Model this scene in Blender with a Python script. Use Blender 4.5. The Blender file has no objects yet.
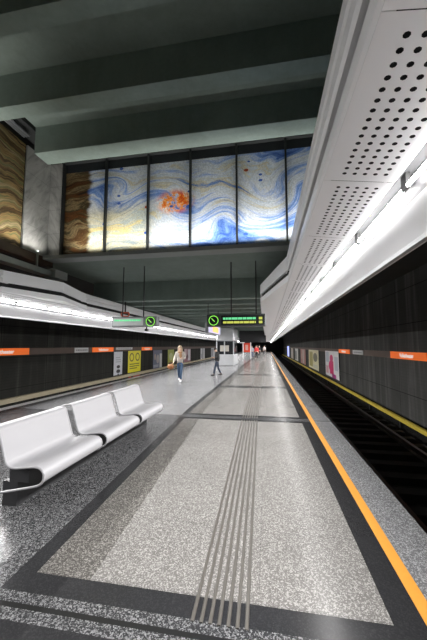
import bpy, bmesh, math, random
from mathutils import Vector, Matrix, Euler
random.seed(7)
S = bpy.context.scene
COL = S.collection
PI = math.pi

# ------------------------------------------------------------------ materials
class G:
    """small helper around a material node tree"""
    def __init__(s, name):
        s.m = bpy.data.materials.new(name); s.m.use_nodes = True
        s.t = s.m.node_tree; s.n = s.t.nodes
        s.b = s.n['Principled BSDF']
        s.pos = None
    def link(s, a, b): s.t.links.new(a, b)
    def put(s, sock, v):
        if hasattr(v, 'is_output'): s.link(v, sock)
        elif isinstance(v, (tuple, list)) and len(v) == 3 and sock.type == 'RGBA': sock.default_value = (*v, 1)
        else: sock.default_value = v
    def math(s, op, a, b=0.0, c=None, clamp=False):
        x = s.n.new('ShaderNodeMath'); x.operation = op; x.use_clamp = clamp
        s.put(x.inputs[0], a); s.put(x.inputs[1], b)
        if c is not None: s.put(x.inputs[2], c)
        return x.outputs[0]
    def add(s, a, b): return s.math('ADD', a, b)
    def sub(s, a, b): return s.math('SUBTRACT', a, b)
    def mul(s, a, b): return s.math('MULTIPLY', a, b)
    def lt(s, a, b): return s.math('LESS_THAN', a, b)
    def gt(s, a, b): return s.math('GREATER_THAN', a, b)
    def inr(s, x, a, b): return s.mul(s.gt(x, a), s.lt(x, b))
    def mx(s, a, b): return s.math('MAXIMUM', a, b)
    def ramp01(s, x, a, b):
        n = s.n.new('ShaderNodeMapRange'); n.interpolation_type = 'SMOOTHSTEP'
        s.put(n.inputs[0], x); n.inputs[1].default_value = a; n.inputs[2].default_value = b
        return n.outputs[0]
    def coord(s, kind='Object'):
        t = s.n.new('ShaderNodeTexCoord'); return t.outputs[kind]
    def xyz(s, v):
        t = s.n.new('ShaderNodeSeparateXYZ'); s.link(v, t.inputs[0]); return t.outputs[0], t.outputs[1], t.outputs[2]
    def comb(s, x, y, z):
        t = s.n.new('ShaderNodeCombineXYZ'); s.put(t.inputs[0], x); s.put(t.inputs[1], y); s.put(t.inputs[2], z); return t.outputs[0]
    def noise(s, v, scale, detail=4, rough=.55, out='Fac', dist=0):
        t = s.n.new('ShaderNodeTexNoise'); s.link(v, t.inputs['Vector']); t.inputs['Scale'].default_value = scale
        t.inputs['Detail'].default_value = detail; t.inputs['Roughness'].default_value = rough; t.inputs['Distortion'].default_value = dist
        return t.outputs[out]
    def voro(s, v, scale, out='Color', feat='F1'):
        t = s.n.new('ShaderNodeTexVoronoi'); t.feature = feat; s.link(v, t.inputs['Vector']); t.inputs['Scale'].default_value = scale
        return t.outputs[out]
    def mix(s, f, a, b, mode='MIX'):
        t = s.n.new('ShaderNodeMix'); t.data_type = 'RGBA'; t.blend_type = mode
        s.put(t.inputs[0], f); s.put(t.inputs[6], a); s.put(t.inputs[7], b); return t.outputs[2]
    def cramp(s, f, stops, interp='LINEAR'):
        t = s.n.new('ShaderNodeValToRGB'); t.color_ramp.interpolation = interp
        e = t.color_ramp.elements
        while len(e) < len(stops): e.new(0.5)
        for i, (p, c) in enumerate(stops): e[i].position = p; e[i].color = (*c, 1) if len(c) == 3 else c
        s.put(t.inputs[0], f); return t.outputs[0]
    def out(s, col=None, rough=.5, metal=0.0, spec=.5):
        if col is not None: s.put(s.b.inputs['Base Color'], col)
        s.put(s.b.inputs['Roughness'], rough); s.put(s.b.inputs['Metallic'], metal)
        s.put(s.b.inputs['Specular IOR Level'], spec)
        return s.m
    def bump(s, h, strength=.3, dist=.01):
        t = s.n.new('ShaderNodeBump'); t.inputs['Strength'].default_value = strength; t.inputs['Distance'].default_value = dist
        s.link(h, t.inputs['Height']); s.link(t.outputs[0], s.b.inputs['Normal'])

def simple(name, col, rough=.5, metal=0., var=.12, scale=9., spec=.5):
    g = G(name); v = g.coord()
    n = g.noise(v, scale, 3)
    k = g.add(g.mul(n, 2*var), 1-var)
    c = g.mix(1.0, col, g.comb(k, k, k), 'MULTIPLY')
    return g.out(c, rough, metal, spec)
def emit(name, col, strength):
    g = G(name); g.out((0.02, .02, .02), .4)
    g.put(g.b.inputs['Emission Color'], col); g.b.inputs['Emission Strength'].default_value = strength
    return g.m

M = {}
M['white_panel'] = simple('white_panel', (.90, .90, .92), .42, 0, .03, 3)
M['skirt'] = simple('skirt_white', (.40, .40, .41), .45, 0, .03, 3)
M['fascia'] = simple('fascia_metal', (.74, .74, .75), .4, 0, .05, 2)
M['reflector'] = simple('reflector', (.11, .11, .115), .4, .0, .05, 2)
M['dark_void'] = simple('dark_void', (.012, .012, .013), .9)
M['tube'] = emit('fluorescent_tube', (1, .985, .97), 24)
M['socket'] = simple('tube_socket', (.12, .12, .12), .5)
M['bench'] = simple('bench_white', (.31, .305, .318), .45, 0, .03, 6)
M['black_metal'] = simple('black_metal', (.02, .02, .022), .45)
M['steel'] = simple('brushed_steel', (.62, .63, .65), .35, .5, .08, 4)
M['glass_dark'] = simple('dark_glass', (.02, .022, .025), .08)
M['mullion'] = simple('mullion', (.012, .014, .014), .5)
M['yellow'] = simple('yellow_line', (.48, .20, .013), .5, 0, .08, 20)
M['railyellow'] = simple('rail_cover_yellow', (.55, .42, .05), .55, 0, .2, 3)
M['railbeige'] = simple('rail_cover_beige', (.46, .40, .28), .55, 0, .15, 3)
M['rubber'] = simple('joint_rubber', (.02, .02, .02), .6)
M['rail'] = simple('rail_steel', (.12, .11, .10), .4, .7, .2, 5)
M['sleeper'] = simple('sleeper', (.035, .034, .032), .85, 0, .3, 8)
M['orange'] = emit('orange_backlit_sign', (1, .17, .012), .30); M['orange'].node_tree.nodes['Principled BSDF'].inputs['Base Color'].default_value = (.8, .14, .01, 1)
M['band'] = simple('sign_band', (.10, .062, .045), .5, 0, .15, 3)
M['white_sign'] = simple('white_sign', (.62, .62, .62), .45, 0, .04)
M['white_ink'] = emit('white_backlit_ink', (1, .9, .85), .55)
M['black_ink'] = simple('black_ink', (.02, .02, .02), .5)
M['nosing'] = simple('edge_nosing', (.85, .83, .83), .4, 0, .1, 4)
M['concrete_pale'] = simple('pale_concrete', (.30, .32, .31), .8, 0, .15, 2)
M['sign_edge'] = simple('sign_edge', (.22, .23, .24), .4, .4)
M['duct'] = simple('duct_metal', (.30, .33, .32), .5, .3, .15, 3)
M['brown_trim'] = simple('brown_trim', (.06, .035, .022), .5)

def concrete(name, base):
    g = G(name); v = g.coord()
    n = g.noise(v, .9, 5, .6); f = g.noise(v, 14, 4, .6)
    x, y, z = g.xyz(v)
    st = g.noise(g.comb(g.mul(x, 3.0), g.mul(y, 3.0), g.mul(z, .5)), 1.4, 4, .6)
    k = g.add(.45, g.add(g.mul(n, .6), g.add(g.mul(f, .25), g.mul(st, .3))))
    c = g.mix(1.0, base, g.comb(k, k, k), 'MULTIPLY')
    g.bump(f, .15, .01)
    return g.out(c, .85)
M['concrete'] = concrete('hall_concrete', (.18, .222, .198))
M['beamcon'] = concrete('beam_concrete', (.20, .25, .222))
M['recess_shade'] = simple('recess_shade', (.02, .022, .022), .8)  # near-black colour carries the shade of the recess above the artwork
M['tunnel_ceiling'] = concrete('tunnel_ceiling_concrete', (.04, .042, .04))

def tunnel_wall(name, base, ribs):
    g = G(name); v = g.coord(); x, y, z = g.xyz(v)
    fy = g.math('FRACT', g.mul(y, 1/2.4)); fz = g.math('FRACT', g.mul(z, 1/1.2))
    joint = g.mx(g.lt(fy, .012), g.lt(fz, .02))
    ry = g.math('FRACT', g.mul(z, 9.0)); rib = g.lt(ry, .22)
    big = g.noise(v, .7, 5, .65)
    st = g.noise(g.comb(x, g.mul(y, 2.2), g.mul(z, .12)), 1.2, 5, .65)
    k = g.add(.35, g.add(g.mul(big, .7), g.mul(g.ramp01(st, .45, .75), .9)))
    c = g.mix(1.0, base, g.comb(k, k, k), 'MULTIPLY')
    c = g.mix(g.mul(rib, ribs), c, (.01, .01, .01))
    c = g.mix(joint, c, (.006, .006, .006))
    g.bump(rib, .2, .01)
    return g.out(c, .75, 0, .2)
M['wall_l'] = tunnel_wall('tunnel_wall_left', (.036, .036, .031), .3)
M['wall_r'] = tunnel_wall('tunnel_wall_right', (.076, .076, .072), .1)

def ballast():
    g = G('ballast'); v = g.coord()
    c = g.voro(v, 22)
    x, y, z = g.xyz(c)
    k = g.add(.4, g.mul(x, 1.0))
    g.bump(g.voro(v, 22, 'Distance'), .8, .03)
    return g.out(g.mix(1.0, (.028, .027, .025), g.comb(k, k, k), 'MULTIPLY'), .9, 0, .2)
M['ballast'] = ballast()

def floor_mat():
    g = G('platform_granite'); v = g.coord(); x, y, z = g.xyz(v)
    cell = g.voro(v, 150); r, gg, bb = g.xyz(cell)
    cell2 = g.voro(v, 80); r2, _, _ = g.xyz(cell2)
    chips = g.add(g.mul(g.ramp01(r, .55, 1.0), 1.0), g.mul(g.ramp01(r2, .82, .9), .55))
    big = g.noise(v, .8, 4, .6)
    # drift of the left-hand pattern lines
    yc = g.math('MINIMUM', g.mx(y, 0.0), 8.0)
    xl = g.add(x, g.mul(g.sub(yc, 2.0), .043))
    xb = g.add(x, g.mul(g.sub(yc, 2.0), .062))
    # module in y
    d = g.math('ABSOLUTE', g.sub(g.math('FRACT', g.add(g.mul(g.sub(y, 1.815), 1/5.28), .5)), .5))
    d = g.mul(d, 5.28)
    cross = g.inr(d, .10, .27); inpanel = g.gt(d, .27); joint = g.lt(d, .018)
    spanx = g.mul(g.gt(xl, -1.83), g.lt(x, .905))
    borders = g.mx(g.inr(x, .715, .905), g.inr(xl, -1.83, -1.68))
    dark = g.mx(g.mul(cross, spanx), g.mul(borders, g.gt(d, .10)))
    light = g.mul(inpanel, g.mul(g.gt(xl, -1.68), g.lt(x, .715)))
    strip = g.lt(xb, -1.25)
    # slab joints
    jy = g.lt(g.math('FRACT', g.mul(g.sub(y, 2.09), 1/.79)), .007)
    jx = g.lt(g.math('FRACT', g.mul(g.add(x, 1.68), 1/.80)), .006)
    slab = g.mx(jy, jx)
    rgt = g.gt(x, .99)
    lfar_sheen = g.mul(g.lt(xl, -1.83), g.gt(y, 7.13))  # left floor painted paler past this module, standing in for canopy sheen
    grey = g.mix(g.math('MINIMUM', chips, 1.0), g.mix(g.mx(rgt, lfar_sheen), (.022, .022, .023), (.095, .095, .098)), g.mix(g.mx(rgt, lfar_sheen), (.16, .16, .164), (.27, .27, .276)))
    lgt = g.mix(g.math('MINIMUM', chips, 1.0), (.098, .093, .088), (.24, .231, .222))
    lgs = g.mix(g.math('MINIMUM', chips, 1.0), (.050, .047, .043), (.175, .165, .155))
    drk = g.mix(g.mul(chips, .25), (.015, .015, .016), (.045, .045, .046))
    c = g.mix(light, grey, g.mix(strip, lgt, lgs))
    c = g.mix(g.mul(slab, .35), c, (.03, .03, .03))
    c = g.mix(dark, c, drk)
    c = g.mix(joint, c, (.012, .012, .012))
    k = g.add(.8, g.mul(big, .4))
    c = g.mix(1.0, c, g.comb(k, k, k), 'MULTIPLY')
    rough = g.add(.17, g.mul(g.noise(v, 2.3, 5, .6), .13))
    return g.out(c, rough, 0, .12)
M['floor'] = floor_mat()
M['rib'] = simple('tactile_rib', (.060, .055, .048), .45, 0, .2, 30)

def strata(name, stops, scale, seed, slope=.0):
    g = G(name); v = g.coord(); x, y, z = g.xyz(v)
    w = g.noise(g.comb(g.add(x, seed), y, g.mul(z, .6)), .8, 4, .5)
    h = g.add(g.mul(z, scale), g.add(g.mul(w, 1.5), g.add(g.mul(y, slope), g.mul(x, slope))))
    n2 = g.noise(g.comb(0.0, g.mul(g.add(x, y), .12), g.mul(h, 1.9)), 1.9, 6, .62)
    c = g.cramp(n2, stops)
    fine = g.noise(g.comb(g.mul(x, .4), g.mul(y, .4), g.mul(h, 4.0)), 5.0, 3, .7)
    k = g.add(.35, g.mul(fine, 1.3))
    return g.out(g.mix(1.0, c, g.comb(k, k, k), 'MULTIPLY'), .3, 0, .4)
M['strata'] = strata('banded_mosaic', [(.30, (.02, .016, .010)), (.38, (.14, .08, .035)), (.44, (.04, .03, .015)), (.50, (.30, .20, .085)), (.55, (.10, .12, .045)),
                                       (.60, (.36, .28, .16)), (.66, (.07, .04, .02)), (.74, (.25, .12, .04))], 1.5, 3.0, -.22)
def marble():
    g = G('grey_marble'); v = g.coord(); x, y, z = g.xyz(v)
    h = g.add(g.mul(z, -.8), g.mul(g.sub(y, x), 1.0))
    n = g.noise(g.comb(g.mul(h, 1.5), g.mul(g.add(y, z), .35), x), 2.6, 6, .62, dist=.7)
    c = g.cramp(n, [(.3, (.20, .205, .195)), (.5, (.36, .36, .34)), (.62, (.44, .44, .42)), (.75, (.28, .28, .27))])
    j = g.lt(g.math('FRACT', g.mul(z, 1/.68)), .012)
    return g.out(g.mix(g.mul(j, .5), c, (.05, .05, .05)), .35)
M['marble'] = marble()

def mural():
    g = G('abstract_mosaic'); v = g.coord(); x, y, z = g.xyz(v)
    p = g.comb(x, z, 0.0)
    def twist(p, cx, cz, rad, ang):
        a, b, _ = g.xyz(p)
        dx = g.sub(a, cx); dz = g.sub(b, cz)
        r2 = g.add(g.mul(dx, dx), g.mul(g.mul(dz, dz), 1.6))
        w = g.math('POWER', 2.718, g.mul(r2, -1.0/(rad*rad)))
        rot = g.n.new('ShaderNodeVectorRotate'); rot.rotation_type = 'Z_AXIS'
        g.link(p, rot.inputs['Vector']); rot.inputs['Center'].default_value = (cx, cz, 0)
        g.link(g.mul(w, ang), rot.inputs['Angle'])
        return rot.outputs[0], w
    p, w1 = twist(p, -2.35, 5.40, .75, 1.4)
    p, w2 = twist(p, .55, 5.45, .85, -1.5)
    p, w3 = twist(p, -.75, 5.0, .55, 1.0)
    p, w4 = twist(p, -3.9, 5.9, .4, 2.0)
    a, b, _ = g.xyz(p)
    wv = g.noise(g.comb(g.mul(a, .55), g.mul(b, .8), 2.0), 1.0, 2, .5)
    h = g.add(b, g.mul(g.sub(wv, .5), 1.3))
    n = g.noise(g.comb(g.mul(a, .22), g.mul(h, 2.0), 1.0), 1.7, 9, .68)
    n = g.add(.5, g.mul(g.sub(n, .5), 1.35))
    cool = g.cramp(n, [(.30, (.035, .09, .34)), (.40, (.16, .28, .58)), (.46, (.36, .45, .64)), (.54, (.58, .61, .62)),
                       (.60, (.45, .53, .62)), (.66, (.56, .51, .34)), (.74, (.10, .20, .46))])
    warm = g.cramp(n, [(.34, (.22, .25, .20)), (.44, (.55, .48, .22)), (.52, (.52, .48, .32)), (.60, (.30, .36, .34)), (.68, (.62, .50, .18))])
    brown = g.cramp(n, [(.34, (.012, .008, .005)), (.43, (.09, .035, .01)), (.49, (.03, .028, .014)), (.55, (.19, .14, .07)), (.61, (.05, .022, .008)), (.7, (.10, .07, .03))])
    edge = g.noise(g.comb(0.0, g.mul(z, 2.2), 3.0), 1.5, 4)
    xe = g.add(x, g.mul(g.sub(edge, .5), .5))
    lowleft = g.mul(g.sub(1.0, g.ramp01(x, -3.3, -2.6)), g.sub(1.0, g.ramp01(z, 5.1, 5.7)))
    c = g.mix(g.mul(lowleft, .8), cool, warm)
    c = g.mix(g.sub(1.0, g.ramp01(xe, -4.85, -4.70)), c, brown)
    # orange flare
    dx = g.sub(x, -2.32); dz = g.sub(z, 5.42)
    rr = g.math('SQRT', g.add(g.mul(dx, dx), g.mul(g.mul(dz, dz), 2.4)))
    nn = g.noise(p, 4.5, 4, .7)
    fl = g.mul(g.sub(1.0, g.ramp01(rr, .30, .62)), g.ramp01(nn, .40, .52))
    c = g.mix(fl, c, g.cramp(nn, [(.45, (.85, .36, .03)), (.6, (.55, .07, .01))]))
    # scattered spots
    vv = g.comb(g.mul(x, 1.0), g.mul(z, 1.5), 0.0)
    vd = g.voro(vv, 2.6, 'Distance'); vc, vg, vb = g.xyz(g.voro(vv, 2.6))
    sp = g.mul(g.lt(vd, .16), g.gt(vc, .70))
    c = g.mix(g.mul(sp, g.gt(x, -4.4)), c, g.mix(g.gt(vg, .72), (.04, .10, .36), (.30, .06, .02)))
    t = g.voro(p, 46); tr, _, _ = g.xyz(t)
    k = g.add(.8, g.mul(tr, .4))
    return g.out(g.mix(1.0, c, g.comb(k, k, k), 'MULTIPLY'), .35, 0, .3)
M['mural'] = mural()

# ------------------------------------------------------------------ mesh helpers
def link(o, parent=None):
    COL.objects.link(o)
    if parent is not None: o.parent = parent
    return o
def obj(name, bm, mat, parent=None, smooth=False, bevel=0):
    me = bpy.data.meshes.new(name); bmesh.ops.recalc_face_normals(bm, faces=bm.faces[:])
    bm.to_mesh(me); bm.free()
    for m in (mat if isinstance(mat, (list, tuple)) else [mat]): me.materials.append(m)
    if smooth:
        for p in me.polygons: p.use_smooth = True
    o = bpy.data.objects.new(name, me); link(o, parent)
    if bevel:
        b = o.modifiers.new('bevel', 'BEVEL'); b.width = bevel; b.segments = 2; b.limit_method = 'ANGLE'
    return o
def BM(): return bmesh.new()
def box(bm, x0, x1, y0, y1, z0, z1, mi=0):
    v = [bm.verts.new((x, y, z)) for x in (x0, x1) for y in (y0, y1) for z in (z0, z1)]
    for f in ((0,1,3,2),(4,6,7,5),(0,4,5,1),(2,3,7,6),(0,2,6,4),(1,5,7,3)):
        bm.faces.new([v[i] for i in f]).material_index = mi
    return bm
def bx(*a): return box(BM(), *a)
def cyl(bm, p, q, r, n=12, r2=None, mi=0, cap=True):
    p, q = Vector(p), Vector(q); d = (q-p).normalized()
    u = d.orthogonal().normalized(); w = d.cross(u)
    r2 = r if r2 is None else r2
    A = [bm.verts.new(p+(u*math.cos(2*PI*i/n)+w*math.sin(2*PI*i/n))*r) for i in range(n)]
    B = [bm.verts.new(q+(u*math.cos(2*PI*i/n)+w*math.sin(2*PI*i/n))*r2) for i in range(n)]
    for i in range(n): bm.faces.new((A[i], A[(i+1)%n], B[(i+1)%n], B[i])).material_index = mi
    if cap: bm.faces.new(A[::-1]).material_index = mi; bm.faces.new(B).material_index = mi
    return bm
def tube(bm, pts, r, n=8, closed=False):
    pts = [Vector(p) for p in pts]; rings = []; N = len(pts)
    for i, p in enumerate(pts):
        a = pts[i-1] if (i or closed) else p; b = pts[(i+1) % N] if (i < N-1 or closed) else p
        d = (b-a).normalized(); ref = Vector((0,1,0)) if abs(d.y) < .9 else Vector((1,0,0))
        u = d.cross(ref).normalized(); w = d.cross(u)
        rings.append([bm.verts.new(p+(u*math.cos(2*PI*k/n)+w*math.sin(2*PI*k/n))*r) for k in range(n)])
    for i in range(N if closed else N-1):
        A, B = rings[i], rings[(i+1) % N]
        for k in range(n): bm.faces.new((A[k], A[(k+1)%n], B[(k+1)%n], B[k]))
    if not closed: bm.faces.new(rings[0][::-1]); bm.faces.new(rings[-1])
    return bm
def prism_y(bm, prof, y0, y1, mi=0):
    A = [bm.verts.new((x, y0, z)) for x, z in prof]; B = [bm.verts.new((x, y1, z)) for x, z in prof]
    n = len(prof)
    for i in range(n): bm.faces.new((A[i], A[(i+1)%n], B[(i+1)%n], B[i])).material_index = mi
    bm.faces.new(A[::-1]).material_index = mi; bm.faces.new(B).material_index = mi
    return bm
def disc(bm, c, r, axis, th=.004, n=20, mi=0):
    c = Vector(c); a = Vector(axis)*th
    return cyl(bm, c, c+a, r, n, mi=mi)
def empty(name, loc=(0,0,0), rz=0):
    o = bpy.data.objects.new(name, None); o.location = loc; o.rotation_euler = (0,0,rz); COL.objects.link(o); return o
def tag(o, label, cat, group=None, kind=None):
    o['label'] = label; o['category'] = cat
    if group: o['group'] = group
    if kind: o['kind'] = kind
    return o
def struct(name, bm, mat, label, cat, **k):
    return tag(obj(name, bm, mat, **k), label, cat, kind='structure')
def copy_tree(o, parent=None):
    c = o.copy(); COL.objects.link(c)
    if parent: c.parent = parent
    for ch in o.children: copy_tree(ch, c)
    return c
def text_mesh(name, body, size, mat, parent, loc, rot, extrude=.002, align='CENTER'):
    cu = bpy.data.curves.new(name, 'FONT'); cu.body = body; cu.size = size; cu.extrude = extrude; cu.offset = size*.018
    cu.align_x = align; cu.align_y = 'CENTER'
    t = bpy.data.objects.new('tmp', cu); COL.objects.link(t)
    bpy.context.view_layer.update()
    me = bpy.data.meshes.new_from_object(t.evaluated_get(bpy.context.evaluated_depsgraph_get()))
    bpy.data.objects.remove(t); bpy.data.curves.remove(cu)
    me.materials.clear(); me.materials.append(mat)
    o = bpy.data.objects.new(name, me); o.location = loc; o.rotation_euler = rot
    return link(o, parent)

XE, XL, XC = 1.36, -7.00, -2.49          # right platform edge, left platform edge, mirror axis of the canopies
XR, XW = 4.70, -9.72                      # tunnel walls
YB, YF = -6.0, 92.0
def mir(x): return 2*XC - x

# ------------------------------------------------------------------ setting
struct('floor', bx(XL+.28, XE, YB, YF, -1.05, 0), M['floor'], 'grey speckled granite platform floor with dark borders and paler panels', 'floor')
struct('trim_1', bx(XL, XL+.28, YB, YF, -1.05, 0), M['nosing'], 'pale stone nosing along the platform edge behind the white benches', 'platform edge')
struct('trim_2', bx(.905, .995, YB, YF, .0005, .004), M['yellow'], 'yellow safety line running along the platform edge', 'safety line')
bm = BM()
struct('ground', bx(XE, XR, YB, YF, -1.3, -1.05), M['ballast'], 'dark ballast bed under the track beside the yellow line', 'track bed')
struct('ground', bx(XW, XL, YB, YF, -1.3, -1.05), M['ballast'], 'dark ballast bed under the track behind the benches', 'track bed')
struct('wall_left', bx(XW-.3, XW, YB, YF, -1.3, 4.3), M['wall_l'], 'dark ribbed tunnel wall across the track behind the benches', 'wall')
struct('wall_right', bx(XR, XR+.3, YB, YF, -1.3, 4.3), M['wall_r'], 'dark stained tunnel wall across the track beside the yellow line', 'wall')
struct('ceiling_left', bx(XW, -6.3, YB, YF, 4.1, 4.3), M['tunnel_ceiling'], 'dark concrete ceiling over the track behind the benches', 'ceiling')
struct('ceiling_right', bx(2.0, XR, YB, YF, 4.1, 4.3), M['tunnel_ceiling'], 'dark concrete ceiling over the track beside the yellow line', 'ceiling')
struct('wall_back', bx(XW, XR, YB-.3, YB, -1.3, 7.4), M['tunnel_ceiling'], 'plain dark wall closing the hall behind the viewer', 'wall')
struct('wall_end', bx(XW, XR, YF, YF+.3, -1.3, 4.3), M['tunnel_ceiling'], 'dark wall at the distant end of the platform', 'wall')
# hall above the platform
struct('ceiling', bx(-6.3, 2.3, YB, 7.3, 7.1, 7.4), M['concrete'], 'grey green concrete slab between the deep beams of the hall', 'ceiling')
struct('ceiling_edge', bx(-6.03, -5.62, YB, 7.29, 6.99, 7.1), M['recess_shade'], 'dark slab for the shade in the recess above the banded artwork', 'ceiling')
struct('wall_hall_left', bx(-6.3, -6.03, YB, 7.3, 3.95, 7.1), M['recess_shade'], 'concrete upper wall carrying the banded brown artwork', 'wall')
struct('wall_hall_right', bx(2.0, 2.3, YB, 7.3, 3.95, 7.1), M['concrete'], 'concrete upper wall above the perforated canopy', 'wall')
struct('wall_front', bx(-6.3, 2.3, 7.3, 7.6, 3.95, 7.1), M['concrete'], 'concrete cross wall behind the blue and orange mural', 'wall')
YBM = [(-4.9, .3), (-3.5, .3), (-2.1, .3), (-.7, .3), (.6, .3), (1.95, .3), (3.32, .28), (4.78, .31), (6.18, .48)]
for i, (y, w) in enumerate(YBM):
    struct('ceiling_beam', bx(-5.62, 2.0, y, y+w, 6.4 if i < 8 else 6.42, 7.1), M['beamcon'],
           'concrete hall beam number %d counted back from the mural' % (9-i) if i < 8 else 'wide concrete beam against the top of the mural', 'beam')
struct('trim_3', bx(-6.02, -5.85, YB, 7.3, 3.82, 4.03), M['brown_trim'], 'dark brown ledge along the foot of the banded artwork', 'trim')
bm = bx(-6.02, 2.0, 6.92, 7.3, 3.95, 4.0); box(bm, -6.02, 2.0, 6.90, 6.93, 3.95, 4.045)
struct('trim_4', bm, M['concrete_pale'], 'narrow concrete ledge under the mural', 'ledge')
# bridge and low ceiling beyond
struct('ceiling_bridge', bx(-6.3, 2.0, 7.6, 10.1, 3.95, 4.3), M['concrete'], 'flat grey soffit behind the mural with the sign rods', 'ceiling')
struct('ceiling_low', bx(-6.3, 2.0, 10.1, YF, 3.8, 4.3), M['concrete'], 'low ribbed concrete ceiling beyond the hanging signs', 'ceiling')
y = 10.05; k = 0
while y < 60:
    struct('ceiling_beam', bx(-6.3, 2.0, y, y+.34, 3.27, 3.95 if k == 0 else 3.8), M['beamcon'],
           'low concrete beam %s' % ('facing the hanging signs' if k == 0 else 'number %d beyond the hanging signs' % (k+1)), 'beam')
    y += 1.35; k += 1

# ------------------------------------------------------------------ tracks
tr = tag(empty('railway_track', (2.74, 0, -1.05)), 'dark railway track lying beside the yellow safety line', 'track')
rp = [(-.07,.14),(-.07,.155),(-.012,.17),(-.012,.26),(-.036,.272),(-.036,.30),(.036,.30),(.036,.272),(.012,.26),(.012,.17),(.07,.155),(.07,.14)]
for sx in (-.7175, .7175):
    obj('rail', prism_y(BM(), [(x+sx, z-.0) for x, z in rp], 0, YF-2), M['rail'], tr)
s0 = None
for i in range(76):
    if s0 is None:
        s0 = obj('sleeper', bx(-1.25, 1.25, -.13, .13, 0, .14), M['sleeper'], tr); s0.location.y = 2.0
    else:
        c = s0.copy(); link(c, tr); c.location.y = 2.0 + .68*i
def third_rail(name, x, z0, z1, mat, label, w):
    t = tag(empty(name, (x, 0, -1.05)), label, 'power rail')
    obj('cover', prism_y(BM(), [(-w, z0+1.05), (-w, z1+1.0), (-w+.05, z1+1.05), (w, z1+1.05), (w, z0+1.05)], 2, YF-2), mat, t)
    b0 = None
    for i in range(20):
        if b0 is None:
            b0 = obj('bracket', bx(-.05, .05, -.04, .04, 0, z0+1.05), M['black_metal'], t); b0.location.y = 5
        else:
            c = b0.copy(); link(c, t); c.location.y = 5+3*i
    return t
third_rail('power_rail', 4.30, -.80, -.70, M['railyellow'], 'yellow covered power rail along the foot of the wall beside the yellow line', .07)
third_rail('power_rail', -9.35, -.43, -.255, M['railbeige'], 'beige covered power rail along the dark wall behind the benches', .11)

# ------------------------------------------------------------------ light canopies
PIT = 1.03; Y0 = .985 - 2*PIT; NMOD = 80
def hole_panel(mx):
    """one perforated panel, local y 0..PIT"""
    X = (lambda x: x) if not mx else mir
    zz = lambda x: 2.754 - (x-.39)*.14
    bm = BM(); nx, ny, px, py, r = 5, 16, .06, .0575, .0135
    xs, ys = .50-.03, .082-.02875
    P = lambda x, y: bm.verts.new((X(x), y, zz(x)))
    for i in range(nx):
        for j in range(ny):
            cx, cy = xs+px*(i+.5), ys+py*(j+.5)
            o = [P(cx+a*px/2, cy+b*py/2) for a, b in ((1,0),(1,1),(0,1),(-1,1),(-1,0),(-1,-1),(0,-1),(1,-1))]
            q = [P(cx+r*math.cos(k*PI/4), cy+r*math.sin(k*PI/4)) for k in range(8)]
            for k in range(8): bm.faces.new((o[k], o[(k+1)%8], q[(k+1)%8], q[k]))
    e = .002; x0, x1, x2, x3 = .39, xs, xs+nx*px, .83; y1, y2 = ys, ys+ny*py
    for a, b, c, d in ((x0, x1, e, PIT-e), (x2, x3, e, PIT-e), (x1, x2, e, y1), (x1, x2, y2, PIT-e)):
        bm.faces.new((P(a, c), P(b, c), P(b, d), P(a, d)))
    return bm
def canopy(mx, label):
    X = (lambda p: [(mir(x), z) for x, z in p]) if mx else (lambda p: p)
    t = tag(empty('light_canopy', ((mir(.67) if mx else .67), 0, 2.3)), label, 'light canopy')
    off = (-t.location.x, 0, -2.3)
    def put(name, bm, mat, **k):
        o = obj(name, bm, mat, t, **k); o.location = off; return o
    YE = Y0 + NMOD*PIT
    pr = lambda p: prism_y(BM(), X(p), Y0, YE)
    put('fascia', pr([(.375,2.95),(.36,2.97),(.36,3.05),(.38,3.07),(.38,3.09),(.36,3.11),(.36,3.20),(.375,3.22),(.46,3.22),(.46,2.95)]), M['fascia'])
    put('slot_liner', pr([(.43,2.85),(.43,2.95),(.46,2.95),(.46,2.85)]), M['dark_void'])
    put('lower_fascia', pr([(.372,2.77),(.372,2.85),(.46,2.85),(.46,2.78),(.39,2.756)]), M['fascia'])
    put('top_cover', pr([(.46,3.16),(.46,3.22),(1.06,3.17),(1.06,2.70),(1.0,2.305),(.985,2.305),(1.03,2.72),(1.03,3.12)]), M['fascia'])
    put('light_channel', pr([(.83,2.692),(.83,2.705),(.84,2.74),(.925,2.74),(.925,2.70),(.95,2.59),(.96,2.59),(.96,2.76),(.82,2.76),(.82,2.694)]), M['reflector'])
    put('skirt_panel', pr([(.94,2.588),(.968,2.345),(.955,2.335),(.955,2.308),(.985,2.305),(1.02,2.60),(.96,2.60)]), M['skirt'])
    put('hole_shade', pr([(.44,2.775),(.44,2.79),(.81,2.79),(.81,2.775)]), M['dark_void'])  # near-black sheet added behind the holes so they read as shaded
    p0 = t0 = s0 = None
    for k in range(NMOD):
        yk = Y0 + k*PIT
        if p0 is None:
            p0 = put('perforated_panel', hole_panel(mx), M['white_panel'])
            x = mir(.885) if mx else .885
            t0 = put('light_tube', cyl(BM(), (x, .035, 2.655), (x, PIT-.035, 2.655), .013, 10), M['tube'], smooth=False)
            s0 = put('tube_holder', box(BM(), x-.013, x+.013, -.034, .034, 2.640, 2.742), M['socket'])
            for o in (p0, t0, s0): o.location.y = yk
        else:
            for o in (p0, t0, s0):
                c = o.copy(); link(c, t); c.location.y = yk
    return t, put
canR, putR = canopy(False, 'white perforated light canopy over the yellow safety line')
canL, putL = canopy(True, 'long white light canopy beyond the benches over the opposite platform edge')
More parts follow.
